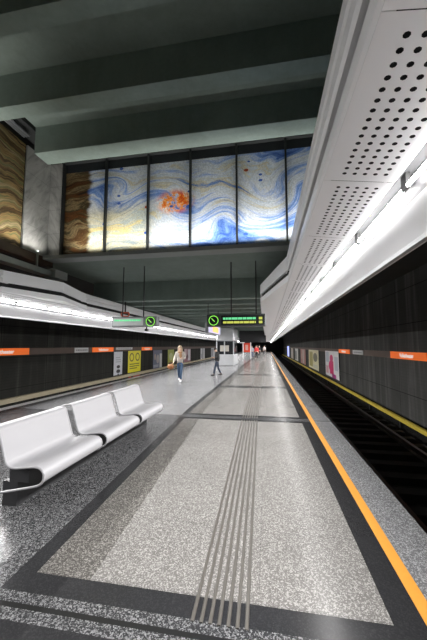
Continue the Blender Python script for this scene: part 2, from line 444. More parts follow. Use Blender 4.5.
def lamp_rows(x, sg):
    l = bpy.data.lights.new('tube_light', 'AREA'); l.shape = 'RECTANGLE'; l.size = .022; l.size_y = PIT-.07; l.spread = math.radians(122)
    l.energy = TUBE_W; l.color = (1, .99, .98)
    for k in range(NMOD):
        o = bpy.data.objects.new('tube_light', l); o.location = (x-sg*.006, Y0+(k+.5)*PIT, 2.638); o.rotation_euler = (0, math.radians(38 if sg > 0 else -39), 0); COL.objects.link(o)
TUBE_W = 32.0
lamp_rows(.885, 1); lamp_rows(mir(.885), -1)
bm = BM()
for (a, b, mi) in ((0, .022, 1), (.022, .058, 0), (.058, .08, 1)):
    box(bm, .832, .836, 2.49+a, 2.49+b, 2.697, 2.722, mi)
st = obj('sticker', bm, [simple('sticker_yellow', (.75, .70, .05), .5), simple('sticker_blue', (.02, .03, .16), .5)], canR); st.location = (-.67, 0, -2.3)
st['label'] = 'small yellow sticker with blue ends'
# widened canopy edge where the hall ends
def widening(put, path, back):
    for nm, z0, z1, mat, inset in (('wide_fascia', 2.97, 3.215, M['white_panel'], 0), ('wide_slot', 2.87, 2.97, M['dark_void'], .05), ('wide_soffit', 2.765, 2.87, M['white_panel'], 0)):
        bm = BM(); s = 1 if back > path[0][0] else -1
        pts = [(x+s*inset, y) for x, y in path] + [(back, path[-1][1]), (back, path[0][1])]
        A = [bm.verts.new((x, y, z0)) for x, y in pts]; B = [bm.verts.new((x, y, z1)) for x, y in pts]
        n = len(pts)
        for i in range(n): bm.faces.new((A[i], A[(i+1)%n], B[(i+1)%n], B[i]))
        bm.faces.new(A); bm.faces.new(B)
        put(nm, bm, mat)
widening(putR, [(.372, 5.25), (-.15, 7.72), (-.20, 14), (-.22, YF-12)], .374)
widening(putL, [(mir(.372), 5.2), (-4.93, 6.55), (-5.28, 7.8), (mir(.372), 8.2)], mir(.374))

# cable tray above the far canopy
ct = tag(empty('cable_tray', (-5.75, 0, 3.5)), 'pale cable tray above the light canopy beyond the benches', 'cable tray')
obj('tray', bx(-.12, .12, 4.9, 7.0, 0, .14), M['duct'], ct)
for yy in (5.2, 6.6): obj('hanger', bx(-.02, .02, yy-.02, yy+.02, .14, .60), M['duct'], ct)
obj('junction_box', bx(-.10, .22, 7.0, 7.5, -.02, .2), M['concrete_pale'], ct)

# ------------------------------------------------------------------ artworks of the hall
def flat_y(x0, x1, z0, z1, y, th=.02): return bx(x0, x1, y-th, y, z0, z1)
MX = [-5.55, -4.26, -3.04, -1.89, -.69, .52, 1.73, 1.96]
mu = tag(empty('wall_mural', (0, 7.3, 4.0)), 'wide abstract blue and white mural with an orange flare and brown edge', 'mural')
def mpart(name, bm, mat, **k):
    o = obj(name, bm, mat, mu, **k); o.location = (0, -7.3, -4.0); return o
for i in range(7):
    mpart('mural_panel', flat_y(MX[i]+.0, MX[i+1], 4.06, 6.52, 7.30, .03), M['mural'])
    mpart('transom_pane', flat_y(MX[i], MX[i+1], 6.52, 6.80, 7.29, .03), M['glass_dark'])
for x in MX: mpart('mullion', bx(x-.022, x+.022, 7.17, 7.28, 4.0, 6.80), M['mullion'])
mpart('top_rail', bx(-5.6, 1.98, 7.16, 7.28, 6.76, 6.82), M['mullion'])
mpart('bottom_rail', bx(-5.6, 1.98, 7.19, 7.28, 4.0, 4.06), M['mullion'])
t = tag(obj('wall_mosaic', bx(-6.025, -5.99, YB+.2, 6.30, 4.03, 6.78), M['strata']), 'brown and green banded artwork along the upper side wall', 'artwork')
t = tag(obj('marble_panel', bx(-6.025, -5.98, 6.36, 7.21, 4.03, 6.80), M['marble']), 'broad grey veined marble panel beside the banded artwork', 'marble panel')
t = tag(obj('marble_panel', bx(-6.02, -5.62, 7.22, 7.295, 4.03, 6.80), M['marble']), 'narrow grey marble panel in the corner beside the mural', 'marble panel')
bm = BM()
for k in range(3): tube(bm, [(-5.9+.07*k, 4.5, 6.93), (-5.9+.07*k, 6.15, 6.93)], .028)
pp = tag(empty('ceiling_pipe', (-5.84, 5.3, 6.85)), 'bundle of dark pipes under the slab above the marble corner', 'pipes')
for k in range(3):
    o = obj('pipe', tube(BM(), [(-.07+.07*k, -.5, .03), (-.07+.07*k, .86, .03)], .028), M['sign_edge'], pp, smooth=True)

# mural wash light in the ledge, added unseen fill for the side artwork
def area(name, loc, rot, sx, sy, power, col=(1, .97, .93), spread=180):
    l = bpy.data.lights.new(name, 'AREA'); l.shape = 'RECTANGLE'; l.size = sx; l.size_y = sy; l.energy = power; l.color = col; l.spread = math.radians(spread)
    o = bpy.data.objects.new(name, l); o.location = loc; o.rotation_euler = rot; COL.objects.link(o); return o
area('mural_wash_light', (-1.75, 6.97, 4.02), (math.radians(180-17), 0, 0), 7.0, .05, 58, spread=82)
area('artwork_fill', (-5.72, 3.15, 4.06), (math.radians(180), math.radians(-14), 0), .06, 7.6, 46, spread=110)

# ------------------------------------------------------------------ bench
def catmull(P, n=6):
    out = []
    P = [P[0]] + P + [P[-1]]
    for i in range(1, len(P)-2):
        p0, p1, p2, p3 = [Vector(p) for p in P[i-1:i+3]]
        for k in range(n):
            t = k/n
            out.append(.5*((2*p1)+(p2-p0)*t+(2*p0-5*p1+4*p2-p3)*t*t+(3*p1-p0-3*p2+p3)*t**3))
    out.append(Vector(P[-1])); return out
prof = [(-2.93,.785),(-2.88,.80),(-2.80,.806),(-2.765,.79),(-2.74,.72),(-2.70,.60),(-2.672,.51),(-2.645,.445),(-2.60,.415),(-2.52,.413),(-2.40,.428),(-2.31,.437),
        (-2.25,.425),(-2.212,.385),(-2.208,.34),(-2.225,.295),(-2.27,.262),(-2.38,.232),(-2.55,.195),(-2.70,.162)]
pr2 = catmull(prof, 5)
pr3 = [q for q in pr2[:5*15+1]]
def seat_bm(L):
    bm = BM(); pr2 = pr3; n = len(pr2); th = .010
    nr = []
    for i in range(n):
        d = (pr2[min(i+1, n-1)]-pr2[max(i-1, 0)]).normalized(); nr.append(Vector((-d.y, d.x)))
    rings = []
    ys = [0, .012, L*.25, L*.5, L*.75, L-.012, L]
    for sgn in (1, -1):
        rings.append([[bm.verts.new((p.x+nr[i].x*th/2*sgn, yy, p.y+nr[i].y*th/2*sgn)) for i, p in enumerate(pr2)] for yy in ys])
    for r in rings:
        for a, b in zip(r, r[1:]):
            for i in range(n-1): bm.faces.new((a[i], a[i+1], b[i+1], b[i]))
    for yi in (0, -1):
        A, B = rings[0][yi], rings[1][yi]
        for i in range(n-1): bm.faces.new((A[i], A[i+1], B[i+1], B[i]))
    for e in (0, n-1):
        for k in range(len(ys)-1): bm.faces.new((rings[0][k][e], rings[0][k+1][e], rings[1][k+1][e], rings[1][k][e]))
    return bm
def rim_bm(L):
    bm = BM()
    tube(bm, [(p.x, 0, p.y) for p in pr2], .0125, 8)
    return bm
be = tag(empty('platform_bench', (-2.5, 4.5, 0)), 'white curved metal bench with three seats on the speckled platform', 'bench')
s0 = None
for k in range(3):
    if s0 is None:
        s0 = obj('seat', seat_bm(1.075), M['bench'], be, smooth=True); s0.location = (2.5, 2.76-4.5, 0)
        r0 = obj('rim', rim_bm(1.075), M['bench'], s0, smooth=True); r0.location.y = .008
        r1 = r0.copy(); link(r1, s0); r1.location.y = 1.067
        first = s0
    else:
        c = s0.copy(); link(c, be); c.location.y += 1.2*k
        for q in (r0, r1): d = q.copy(); link(d, c)
        if k == 1: mid = c
bm = bx(-.17, .06, -1.66, 1.72, .245, .375)
obj('beam', bm, M['black_metal'], be)  # box enlarged so the space under the seats reads as dark shade
obj('shade_plinth', bx(-.24, -.07, -1.66, 1.76, 0, .245), M['black_metal'], be)  # dark box added in place of the shadow under the bench

# ------------------------------------------------------------------ tactile strip
bm = BM()
for i in range(7):
    for (ya, yb) in ((1.90, 6.9), (7.1, 12.2), (12.4, 17.5), (17.7, 22.8), (23, 28), (28.2, 33.4)):
        sk = lambda y: -.021*(min(y, 8)-2)
        xa = -.483+i*.0545
        v = [bm.verts.new((xa+dx+sk(yy), yy, zz)) for zz in (.0005, .006) for yy in (ya, yb) for dx in ((0, .024) if zz < .001 else (.004, .020))]
        for f in ((0,1,3,2),(4,6,7,5),(0,4,5,1),(2,3,7,6),(0,2,6,4),(1,5,7,3)): bm.faces.new([v[q] for q in f])
tag(obj('tactile_strip', bm, M['rib']), 'strip of seven parallel tactile ribs for blind people running along the floor', 'tactile paving')

# ------------------------------------------------------------------ wall bands, name signs and posters
struct('trim_5', bx(XR-.03, XR, 4, YF-4, 1.19, 1.45), M['band'], 'brown sign band along the dark wall beside the yellow line', 'sign band')
struct('trim_6', bx(XW, XW+.03, 5, YF-4, 1.29, 1.57), M['band'], 'brown sign band along the dark wall behind the benches', 'sign band')
def name_sign(side, y0, y1, z0, z1, label, grp=None):
    x = XR-.03 if side > 0 else XW+.03
    t = tag(empty('station_sign', (x, (y0+y1)/2, (z0+z1)/2)), label, 'station sign', grp)
    h = (y1-y0)/2; w = (z1-z0)/2
    obj('board', bx(-.03 if side > 0 else 0, 0 if side > 0 else .03, -h, h, -w, w), M['orange'], t)
    text_mesh('lettering', 'Volkstheater', w*1.6, M['white_ink'], t, (-.032 if side > 0 else .032, 0, -.005), (PI/2, 0, -PI/2 if side > 0 else PI/2))
    return t
name_sign(1, 9.9, 12.55, 1.195, 1.445, 'near orange Volkstheater name sign on the wall beside the yellow line')
name_sign(1, 18.4, 21.0, 1.195, 1.445, 'second orange Volkstheater sign just before the pink poster')
name_sign(-1, 8.3, 10.92, 1.30, 1.565, 'near orange Volkstheater name sign on the wall behind the benches')
name_sign(-1, 15.5, 17.85, 1.30, 1.565, 'second orange Volkstheater sign left of the white poster with black emblems')
name_sign(-1, 22.3, 24.4, 1.30, 1.565, 'third orange Volkstheater sign between the yellow poster and the dark blue poster')
def white_sign(side, y0, y1, z0, z1, label):
    x = XR-.03 if side > 0 else XW+.03
    t = tag(empty('direction_sign', (x, (y0+y1)/2, (z0+z1)/2)), label, 'sign')
    h = (y1-y0)/2; w = (z1-z0)/2; a, b = (-.03, 0) if side > 0 else (0, .03)
    obj('board', bx(a, b, -h, h, -w, w), M['white_sign'], t)
    bm = BM(); xx = -.032 if side > 0 else .030
    yy = -h*.8
    while yy < h*.75:
        l = random.uniform(.06, .16); box(bm, xx, xx+.002, yy, min(yy+l, h*.85), -w*.28, w*.28); yy += l+.035
    obj('print', bm, simple('grey_print', (.25, .25, .26), .5), t)
white_sign(1, 15.9, 17.7, 1.21, 1.43, 'pale direction sign on the wall between two orange signs beside the yellow line')
white_sign(-1, 13.9, 15.1, 1.31, 1.56, 'pale direction sign on the wall behind the benches between two orange signs')
white_sign(-1, 18.2, 20.6, 1.40, 1.55, 'long beige sign above the white and yellow posters')

def col_mat(name, col, rough=.4): return simple(name, col, rough, 0, .05, 3)
def poster(side, y0, y1, z0, z1, label, bg, marks, grp=None, frame=True):
    """marks: (kind, u0, v0, u1, v1, colour) in 0..1 as seen by the viewer, u from the viewer's left"""
    x = XR if side > 0 else XW
    t = tag(empty('advertising_poster', (x, (y0+y1)/2, (z0+z1)/2)), label, 'poster', grp)
    h, w = (y1-y0)/2, (z1-z0)/2
    s = -1 if side > 0 else 1
    def X(a, b): return (min(s*a, s*b), max(s*a, s*b))
    obj('frame', bx(*X(0, .05), -h-.05, h+.05, -w-.05, w+.05), M['black_metal'], t)
    obj('sheet', bx(*X(.05, .056), -h, h, -w, w), col_mat('poster_sheet', bg), t)
    cols = {}
    for (kind, u0, v0, u1, v1, c) in marks:
        bm = cols.setdefault(c, BM())
        U = (lambda u: h-2*h*u) if side > 0 else (lambda u: -h+2*h*u)
        V = lambda v: -w+2*w*v
        a, b = sorted((U(u0), U(u1)))
        if kind == 'r': box(bm, *X(.056, .059), a, b, V(v0), V(v1))
        else:
            cx, cz = (a+b)/2, V((v0+v1)/2); rx, rz = (b-a)/2, (V(v1)-V(v0))/2
            n = 24; xa, xb = s*.056, s*(.060 if kind == 'o' else .062)
            A = [bm.verts.new((xa, cx+rx*math.cos(2*PI*i/n), cz+rz*math.sin(2*PI*i/n))) for i in range(n)]
            B = [bm.verts.new((xb, q.co.y, q.co.z)) for q in A]
            for i in range(n): bm.faces.new((A[i], A[(i+1)%n], B[(i+1)%n], B[i]))
            bm.faces.new(A); bm.faces.new(B)
    for c, bm in cols.items(): obj('print', bm, col_mat('print_ink', c), t)
    return t
W_, K_, GR = (.85, .85, .85), (.02, .02, .025), (.35, .36, .38)
poster(-1, 17.95, 19.1, -.24, 1.27, 'narrow white poster with two black emblems behind the benches', (.66, .67, .72),
       [('o', .3, .08, .75, .24, K_), ('o', .33, .28, .72, .42, K_), ('r', .2, .55, .8, .58, GR), ('r', .2, .64, .8, .67, GR), ('r', .2, .73, .7, .76, GR), ('r', .45, .0, .6, .05, K_)])
YK = (.12, .11, .03)
poster(-1, 19.95, 22.1, -.25, 1.30, 'yellow poster with two dark round emblems', (.80, .72, .04),
       [('o', .10, .50, .44, .90, YK), ('o', .56, .50, .90, .90, YK), ('p', .15, .56, .39, .84, (.80, .72, .05)), ('p', .61, .56, .85, .84, (.80, .72, .05)),
        ('o', .2, .62, .34, .78, (.121, .11, .03)), ('o', .66, .62, .80, .78, (.121, .11, .03)), ('r', .12, .36, .88, .40, YK), ('r', .12, .26, .88, .30, YK), ('r', .12, .16, .7, .20, YK)])
tag(obj('red_notice', bx(XW+.001, XW+.05, 20.2, 22.0, -.62, -.34), col_mat('red_board', (.45, .07, .03))), 'low red board fixed under the yellow poster', 'notice')
SK = (.50, .38, .32)
poster(-1, 24.7, 26.9, -.3, 1.28, 'dark blue poster showing a pale figure and white edge strip', (.16, .18, .26),
       [('r', .72, 0, 1, .8, (.75, .74, .74)), ('o', .35, .25, .68, .75, (.5, .45, .44)), ('o', .12, .45, .3, .8, SK), ('r', .05, .05, .6, .2, (.40, .42, .48))])
poster(-1, 28.6, 30.6, -.3, 1.28, 'yellow green poster half hidden behind the woman', (.42, .46, .08), [('o', .2, .3, .8, .8, (.6, .62, .3)), ('r', .1, .05, .9, .2, (.1, .12, .04))])
poster(-1, 34.6, 37.6, -.3, 1.3, 'maroon and white poster between the two walkers', (.33, .16, .18), [('r', .05, .45, .35, 1, (.55, .42, .42)), ('r', .55, .1, .95, .95, (.66, .64, .66)), ('o', .3, .2, .6, .6, (.12, .05, .06))])
poster(-1, 43.5, 46.5, -.3, 1.3, 'white poster with a dark stripe behind the dark jacketed walker', (.6, .6, .62), [('r', .45, 0, .62, 1, (.05, .05, .06)), ('r', .1, .1, .35, .5, (.3, .3, .34))])
poster(-1, 52, 56, -.3, 1.3, 'last small pale poster before the steel kiosk', (.55, .55, .57), [('r', .1, .1, .4, .9, (.2, .2, .22))])
PK = (.80, .04, .20)
poster(1, 21.1, 25.7, -.62, 1.28, 'large white poster with a pink figure on the wall beside the yellow line', (.88, .88, .88),
       [('o', .38, .58, .62, .86, PK), ('r', .36, .12, .64, .62, PK), ('o', .28, .25, .5, .6, PK), ('r', .52, .0, .8, .14, (.55, .05, .3)), ('r', .05, .55, .3, .95, (.6,.68,.75)), ('r', .72, .3, .95, .8, (.6,.64,.7)), ('r', .05, .1, .25, .4, (.75, .45, .5))])
poster(1, 29.0, 35.6, -.66, 1.25, 'cream and yellow poster next along from the pink figure poster', (.85, .80, .55),
       [('r', .1, .1, .45, .9, (.42, .38, .12)), ('o', .5, .4, .9, .85, (.25, .24, .16)), ('r', .5, .08, .9, .25, (.7, .68, .55))])
poster(1, 38.5, 44.0, -.66, 1.25, 'reddish brown poster with pale stripe third along the wall', (.45, .22, .19), [('r', .45, .05, .65, .95, (.6, .58, .55)), ('o', .1, .3, .4, .7, (.5, .35, .3))])
poster(1, 47.5, 52.5, -.66, 1.25, 'pale grey poster fourth along the wall', (.7, .7, .67), [('r', .1, .1, .5, .8, (.15, .15, .15))])
poster(1, 56, 61, -.66, 1.25, 'dim brown poster fifth along the wall', (.5, .44, .37), [('r', .2, .2, .7, .8, (.5, .48, .45))])
bl = emit('lit_screen', (.35, .4, .9), 1.3)
t = tag(empty('lit_advert', (XR, 68, .3)), 'distant bluish lit advert beyond the row of posters', 'advert')
obj('frame', bx(-.12, 0, -2.6, 2.6, -1, 1.4), M['black_metal'], t); obj('screen', bx(-.13, -.12, -2.5, 2.5, -.9, 1.3), bl, t)

# ------------------------------------------------------------------ hanging signs
M['sign_case'] = simple('sign_case', (.035, .038, .04), .4)
M['screen'] = simple('display_glass', (.02, .022, .022), .10, 0, .02)
M['glare_screen'] = simple('glare_display_glass', (.50, .54, .53), .2, 0, .05, 3)  # canopy glare on this display painted in as a pale colour
M['led_green'] = emit('led_green', (.16, .8, .34), .75)
M['led_yellow'] = emit('led_yellow', (.75, .80, .12), .6)
M['clock_green'] = emit('clock_green', (.30, .95, .10), .8)
M['sign_edge'] = simple('sign_edge', (.22, .23, .24), .4, .4)
def display(name, x0, x1, y, z0, z1, rods, clock_side, label, pale=False, rows=('led_green', 'led_yellow'), arrow=True):
    cx = (x0+x1)/2
    t = tag(empty(name, (cx, y, z0)), label, 'display sign'); H = z1-z0; w = (x1-x0)/2
    obj('case', bx(-w, w, -.10, .10, 0, H), M['sign_edge' if pale else 'sign_case'], t, bevel=.015)
    for rx in rods: obj('rod', cyl(BM(), (rx-cx, 0, H), (rx-cx, 0, 3.95-z0), .017, 10), M['black_metal'], t, smooth=True)
    c = -w+.19 if clock_side < 0 else w-.19
    sx0, sx1 = (-w+.40, w-.03) if clock_side < 0 else (-w+.03, w-.40)
    obj('screen', bx(sx0, sx1, -.108, -.10, .04, H-.04), M['glare_screen' if pale else 'screen'], t)
    cl = obj('clock', cyl(BM(), (c, -.100, H/2), (c, -.106, H/2), .15, 28), M['screen'], t)
    ring = [(c+.125*math.cos(a*PI/16), -.110, H/2+.125*math.sin(a*PI/16)) for a in range(32)]
    obj('clock_ring', tube(BM(), ring, .010, 6, True), M['clock_green'], cl)
    bm = BM()
    tube(bm, [(c+.01, -.110, H/2-.01), (c-.055, -.110, H/2+.055)], .010, 6); tube(bm, [(c, -.110, H/2), (c+.03, -.110, H/2-.03)], .010, 6)
    obj('clock_hand', bm, M['clock_green'], cl)
    for i, rmat in enumerate(rows):
        bm = BM(); x = sx0+.05; zc = H*(.64 if i == 0 else .33); hh = H*.085
        end = sx1-(.22 if arrow else .08)
        while x < end:
            l = random.uniform(.05, .2); box(bm, x, min(x+l, end), -.112, -.108, zc-hh, zc+hh); x += l+.012
        obj('text_row', bm, M[rmat], t)
    if arrow:
        bm = BM()
        for i in (0, 1):
            zc = H*(.64 if i == 0 else .33); box(bm, sx1-.14, sx1-.05, -.112, -.108, zc-.032, zc+.032)
        obj('track_number', bm, M['led_yellow'], t)
    return t
display('train_display', -1.60, -.03, 8.05, 2.17, 2.50, (-.94, -.27), -1, 'dark hanging display with clock and green yellow lines near the canopy')
display('train_display', -4.38, -3.02, 8.05, 2.19, 2.48, (-4.10, -3.46), 1, 'hanging display with clock on its end above the white and yellow posters', pale=True, rows=('led_green',), arrow=False)
# small camera under the second display and an orange lamp above it
t = tag(empty('security_camera', (-3.36, 8.05, 2.19)), 'small dark camera hanging under the display above the posters', 'camera')
obj('mount', cyl(BM(), (0,0,-.06), (0,0,-.005), .02), M['black_metal'], t); obj('body', bx(-.04, .04, -.06, .06, -.12, -.05), M['black_metal'], t, bevel=.012)
t = tag(empty('loop_sign', (-5.10, 10.2, 2.82)), 'small orange loop shaped fitting on the canopy behind the display rods', 'fitting')
obj('loop', tube(BM(), [(-.16,0,.0),(-.12,0,-.09),(.12,0,-.09),(.16,0,.0),(.13,0,.05),(-.13,0,.05)], .03, 8, True), col_mat('orange_fitting', (.5, .09, .03)), t, smooth=True)
obj('bracket', bx(-.02, .02, -.02, .02, .06, .46), M['black_metal'], t)
# orange lit sign parallel to the tracks
t = tag(empty('lit_sign', (-2.2, 12.4, 2.15)), 'small lit sign with orange middle hanging before the steel kiosk', 'lit sign')
obj('case', bx(-.06, .06, -1.45, 1.45, 0, .36), M['sign_edge'], t, bevel=.01)
obj('face', bx(.06, .066, -1.42, 1.42, .02, .34), emit('sign_face', (.62, .58, .85), .75), t)
obj('symbol', bx(.066, .072, -.55, .8, .07, .29), emit('sign_orange', (1., .38, .06), 1.4), t)
for yy in (-1.2, 1.2): obj('rod', cyl(BM(), (0, yy, .36), (0, yy, 1.12 if yy < 0 else 1.12), .015), M['black_metal'], t)

# ------------------------------------------------------------------ kiosk
kx0, kx1, ky0, ky1 = -4.22, -2.70, 25.0, 28.2
t = tag(empty('steel_kiosk', ((kx0+kx1)/2, (ky0+ky1)/2, 0)), 'brushed steel kiosk with dark window band in the middle of the platform', 'kiosk')
hx, hy = (kx1-kx0)/2, (ky1-ky0)/2
obj('base_panel', bx(-hx, hx, -hy, hy, 0, .95), M['steel'], t, bevel=.08)
obj('window_band', bx(-hx+.05, hx-.05, -hy+.05, hy-.05, .95, 2.05), M['glass_dark'], t)
obj('upper_cladding', bx(-hx, hx, -hy, hy, 2.05, 3.25), M['steel'], t, bevel=.12)
for sx in (-hx+.05, hx-.05, -.05):
    obj('post', bx(sx-.045, sx+.045, -hy-.0, -hy+.09, .95, 2.05), M['steel'], t)
obj('notice', bx(-.42, .32, -hy+.03, -hy+.045, 1.2, 1.7), col_mat('pale_notice', (.48, .45, .40)), t)
struct('trim_7', bx(-2.9, -.1, 32, 32.5, 2.05, 3.27), M['black_metal'], 'dark boxed bulkhead hanging beyond the steel kiosk', 'bulkhead')
t = tag(empty('info_board', (-2.62, 40, 0)), 'red information board on two posts behind the steel kiosk', 'info board')
obj('panel', bx(-.42, .42, -.05, .05, .85, 2.05), col_mat('info_red', (.62, .05, .02)), t)
obj('notice', bx(-.2, .15, -.06, -.05, 1.1, 1.8), col_mat('info_sheet', (.6, .35, .3)), t)
for sx in (-.5, .5): obj('post', bx(sx-.06, sx+.06, -.05, .05, 0, 2.15), col_mat('white_post', (.7, .7, .7)), t)

# ------------------------------------------------------------------ people
def skin(name, V, E, mat, parent, sub=2, root=None, mirror=None):
    """V: {key: (co, radius)}"""
    keys = list(V); idx = {k: i for i, k in enumerate(keys)}
    me = bpy.data.meshes.new(name); me.from_pydata([V[k][0] for k in keys], [(idx[a], idx[b]) for a, b in E], [])
    o = bpy.data.objects.new('tmp', me); COL.objects.link(o)
    m = o.modifiers.new('s', 'SKIN'); m.use_smooth_shade = True
    if not me.skin_vertices: 
        me.skin_vertices.new() if hasattr(me.skin_vertices, 'new') else None
    for k in keys:
        d = me.skin_vertices[0].data[idx[k]]; r = V[k][1]
        d.radius = r if isinstance(r, tuple) else (r, r); d.use_root = (k == (root or keys[0]))
    s = o.modifiers.new('u', 'SUBSURF'); s.levels = sub; s.render_levels = sub
    bpy.context.view_layer.update()
    nm = bpy.data.meshes.new_from_object(o.evaluated_get(bpy.context.evaluated_depsgraph_get()))
    bpy.data.objects.remove(o)
    nm.name = name; nm.materials.clear(); nm.materials.append(mat)
    for p in nm.polygons: p.use_smooth = True
    return link(bpy.data.objects.new(name, nm), parent)
def ell(bm, c, r, seg=14, ring=10, rot=None):
    m = Matrix.Translation(c) @ (rot or Matrix()) @ Matrix.Diagonal((*r, 1))
    bmesh.ops.create_uvsphere(bm, u_segments=seg, v_segments=ring, radius=1, matrix=m)
    return bm
def person(loc, face, h, label, top, legs, shoes, hair, pose, long_hair=False, skincol=(.55, .36, .27), grp=None, top_long=.0, puff=0., scarf=None, beard=False):
    """built facing -y in its own frame, then turned by face; pose holds joint positions for a 1.70 m figure"""
    P = dict(pelvis=(0, 0, .92), waist=(0, 0, 1.06), chest=(0, -.01, 1.28), neck=(0, 0, 1.42), head=(0, -.02, 1.56),
             shL=(.17, 0, 1.36), elL=(.21, .02, 1.10), wrL=(.20, -.06, .86), shR=(-.17, 0, 1.36), elR=(-.21, .02, 1.10), wrR=(-.20, -.06, .86),
             hiL=(.09, 0, .88), knL=(.10, -.03, .48), anL=(.10, 0, .08), hiR=(-.09, 0, .88), knR=(-.10, -.03, .48), anR=(-.10, 0, .08))
    P.update(pose)
    P = {k: Vector(v) for k, v in P.items()}
    r = tag(empty('person', loc, face), label, 'person', grp); s = h/1.70; r.scale = (s, s, s)
    sk = simple('skin', skincol, .5, 0, .04)
    V = {k: (P[k], q) for k, q in dict(pelvis=(.13, .10), waist=(.115, .085), chest=(.145, .10), neck=(.055, .055), head=(.075, .09),
         shL=.055, elL=.042, wrL=.028, shR=.055, elR=.042, wrR=.028, hiL=.08, knL=.055, anL=.04, hiR=.08, knR=.055, anR=.04).items()}
    V['crown'] = (P['head']+(P['head']-P['neck']).normalized()*.09, (.07, .085))
    E = [('pelvis','waist'),('waist','chest'),('chest','neck'),('neck','head'),('head','crown'),('chest','shL'),('shL','elL'),('elL','wrL'),('chest','shR'),('shR','elR'),('elR','wrR'),
         ('pelvis','hiL'),('hiL','knL'),('knL','anL'),('pelvis','hiR'),('hiR','knR'),('knR','anR')]
    for sd, sg in (('L', 1), ('R', -1)):
        V['to'+sd] = (P['an'+sd]+Vector((0, -.14, -.045)), .03); E.append(('an'+sd, 'to'+sd))
        d = (P['wr'+sd]-P['el'+sd]).normalized(); side = Vector((0, -1, 0)); side = (side - d*side.dot(d)).normalized() if abs(d.y) < .95 else Vector((0, 0, 1))
        inn = d.cross(side).normalized()*(-sg)
        V['pa'+sd] = (P['wr'+sd]+d*.06, (.032, .02)); E.append(('wr'+sd, 'pa'+sd))
        for i, (off, ln) in enumerate(((.027, .066), (.009, .076), (-.009, .07), (-.027, .055))):
            a = P['wr'+sd]+d*.10+side*off; b = a+d*ln*.5+inn*.012; c = b+d*ln*.4+inn*.03
            for nm, p in (('a', a), ('b', b), ('c', c)): V['f%s%d%s' % (sd, i, nm)] = (p, .009)
            E += [('pa'+sd, 'f%s%da' % (sd, i)), ('f%s%da' % (sd, i), 'f%s%db' % (sd, i)), ('f%s%db' % (sd, i), 'f%s%dc' % (sd, i))]
        a = P['wr'+sd]+d*.05+side*.04; b = a+d*.035+side*.012
        V['t%sa' % sd] = (a, .010); V['t%sb' % sd] = (b, .009); E += [('pa'+sd, 't%sa' % sd), ('t%sa' % sd, 't%sb' % sd)]
    body = skin('body', V, E, sk, r, 1, 'pelvis')
    # face
    hd = (P['head']+V['crown'][0])/2; up = (P['head']-P['neck']).normalized(); f = Vector((0, -1, 0)); f = (f-up*f.dot(up)).normalized(); sx = f.cross(up)
    bm = BM(); ell(bm, P['head']+f*.095+up*.005, (.014, .022, .022))
    nose = obj('nose', bm, sk, r, smooth=True)
    for e in (-1, 1):
        obj('eye', ell(BM(), P['head']+f*.078+up*.035+sx*.032*e, (.014, .010, .009)), M['black_ink'], r, smooth=True)
        obj('ear', ell(BM(), P['head']+sx*.078*e+up*.01, (.012, .022, .032)), sk, r, smooth=True)
    obj('mouth', ell(BM(), P['head']+f*.083-up*.042, (.024, .008, .007)), col_mat('lips', (.4, .14, .12)), r, smooth=True)
    # hair
    hm = simple('hair', hair, .55, 0, .3, 30)
    bm = BM(); rot = up.to_track_quat('Z', 'Y').to_matrix().to_4x4()
    ell(bm, P['head']+up*.075-f*.025, (.093, .105, .085), 16, 10, rot)
    if long_hair:
        for e in (-1, 1):
            for (a, b, q) in ((.07, .02, .045), (.075, -.06, .05), (.08, -.15, .05), (.085, -.23, .045)):
                ell(bm, P['head']+sx*a*e-f*.02+up*b+(f*.05 if b < -.1 else Vector()), (q, q*1.1, q*1.3))
        for b in (-.04, -.14, -.22): ell(bm, P['head']-f*.07+up*b, (.085, .05, .08))
    obj('hair', bm, hm, r, smooth=True)
    # trousers
    lm = simple('trousers', legs, .8, 0, .2, 14)
    mv = lambda k, dz=0: P[k]+Vector((0, 0, dz))
    V2 = {'pelvis': (P['pelvis'], (.150, .118)), 'waist': (P['pelvis'].lerp(P['waist'], .5), (.138, .105))}
    for sd in 'LR':
        V2['hi'+sd] = (P['hi'+sd], .095); V2['th'+sd] = (P['hi'+sd].lerp(P['kn'+sd], .5), .085)
        V2['kn'+sd] = (P['kn'+sd], .066); V2['ca'+sd] = (P['kn'+sd].lerp(P['an'+sd], .4), .064); V2['an'+sd] = (P['an'+sd]+(P['kn'+sd]-P['an'+sd])*.06, .052)
    skin('trousers', V2, [('pelvis','waist'),('pelvis','hiL'),('hiL','thL'),('thL','knL'),('knL','caL'),('caL','anL'),('pelvis','hiR'),('hiR','thR'),('thR','knR'),('knR','caR'),('caR','anR')], lm, r, 2, 'pelvis')
    tm = simple('top_cloth', top, .85, 0, .25, 18)
    low = P['pelvis']+Vector((0, 0, .04-top_long))
    V3 = {'chest': (P['chest'], (.168+puff, .128+puff)), 'waist': (P['waist'], (.145+puff, .118+puff)), 'low': (low, (.158+puff, .128+puff)), 'neck': (P['chest'].lerp(P['neck'], .85), (.075+puff*.6, .075+puff*.6))}
    for sd in 'LR':
        V3['sh'+sd] = (P['sh'+sd], .074+puff); V3['el'+sd] = (P['el'+sd], .062+puff); V3['wr'+sd] = (P['el'+sd].lerp(P['wr'+sd], .9), .046+puff*.4)
    skin('jacket', V3, [('chest','waist'),('waist','low'),('chest','neck'),('chest','shL'),('shL','elL'),('elL','wrL'),('chest','shR'),('shR','elR'),('elR','wrR')], tm, r, 2, 'chest')
    if scarf:
        bm = BM()
        for k in range(10):
            a = 2*PI*k/10; ell(bm, P['neck']+Vector((.085*math.cos(a), .075*math.sin(a)-.01, -.03)), (.05, .045, .045))
        ell(bm, P['chest']+Vector((.03, -.15, -.02)), (.07, .035, .13))
        obj('scarf', bm, simple('scarf', scarf, .9, 0, .3, 25), r, smooth=True)
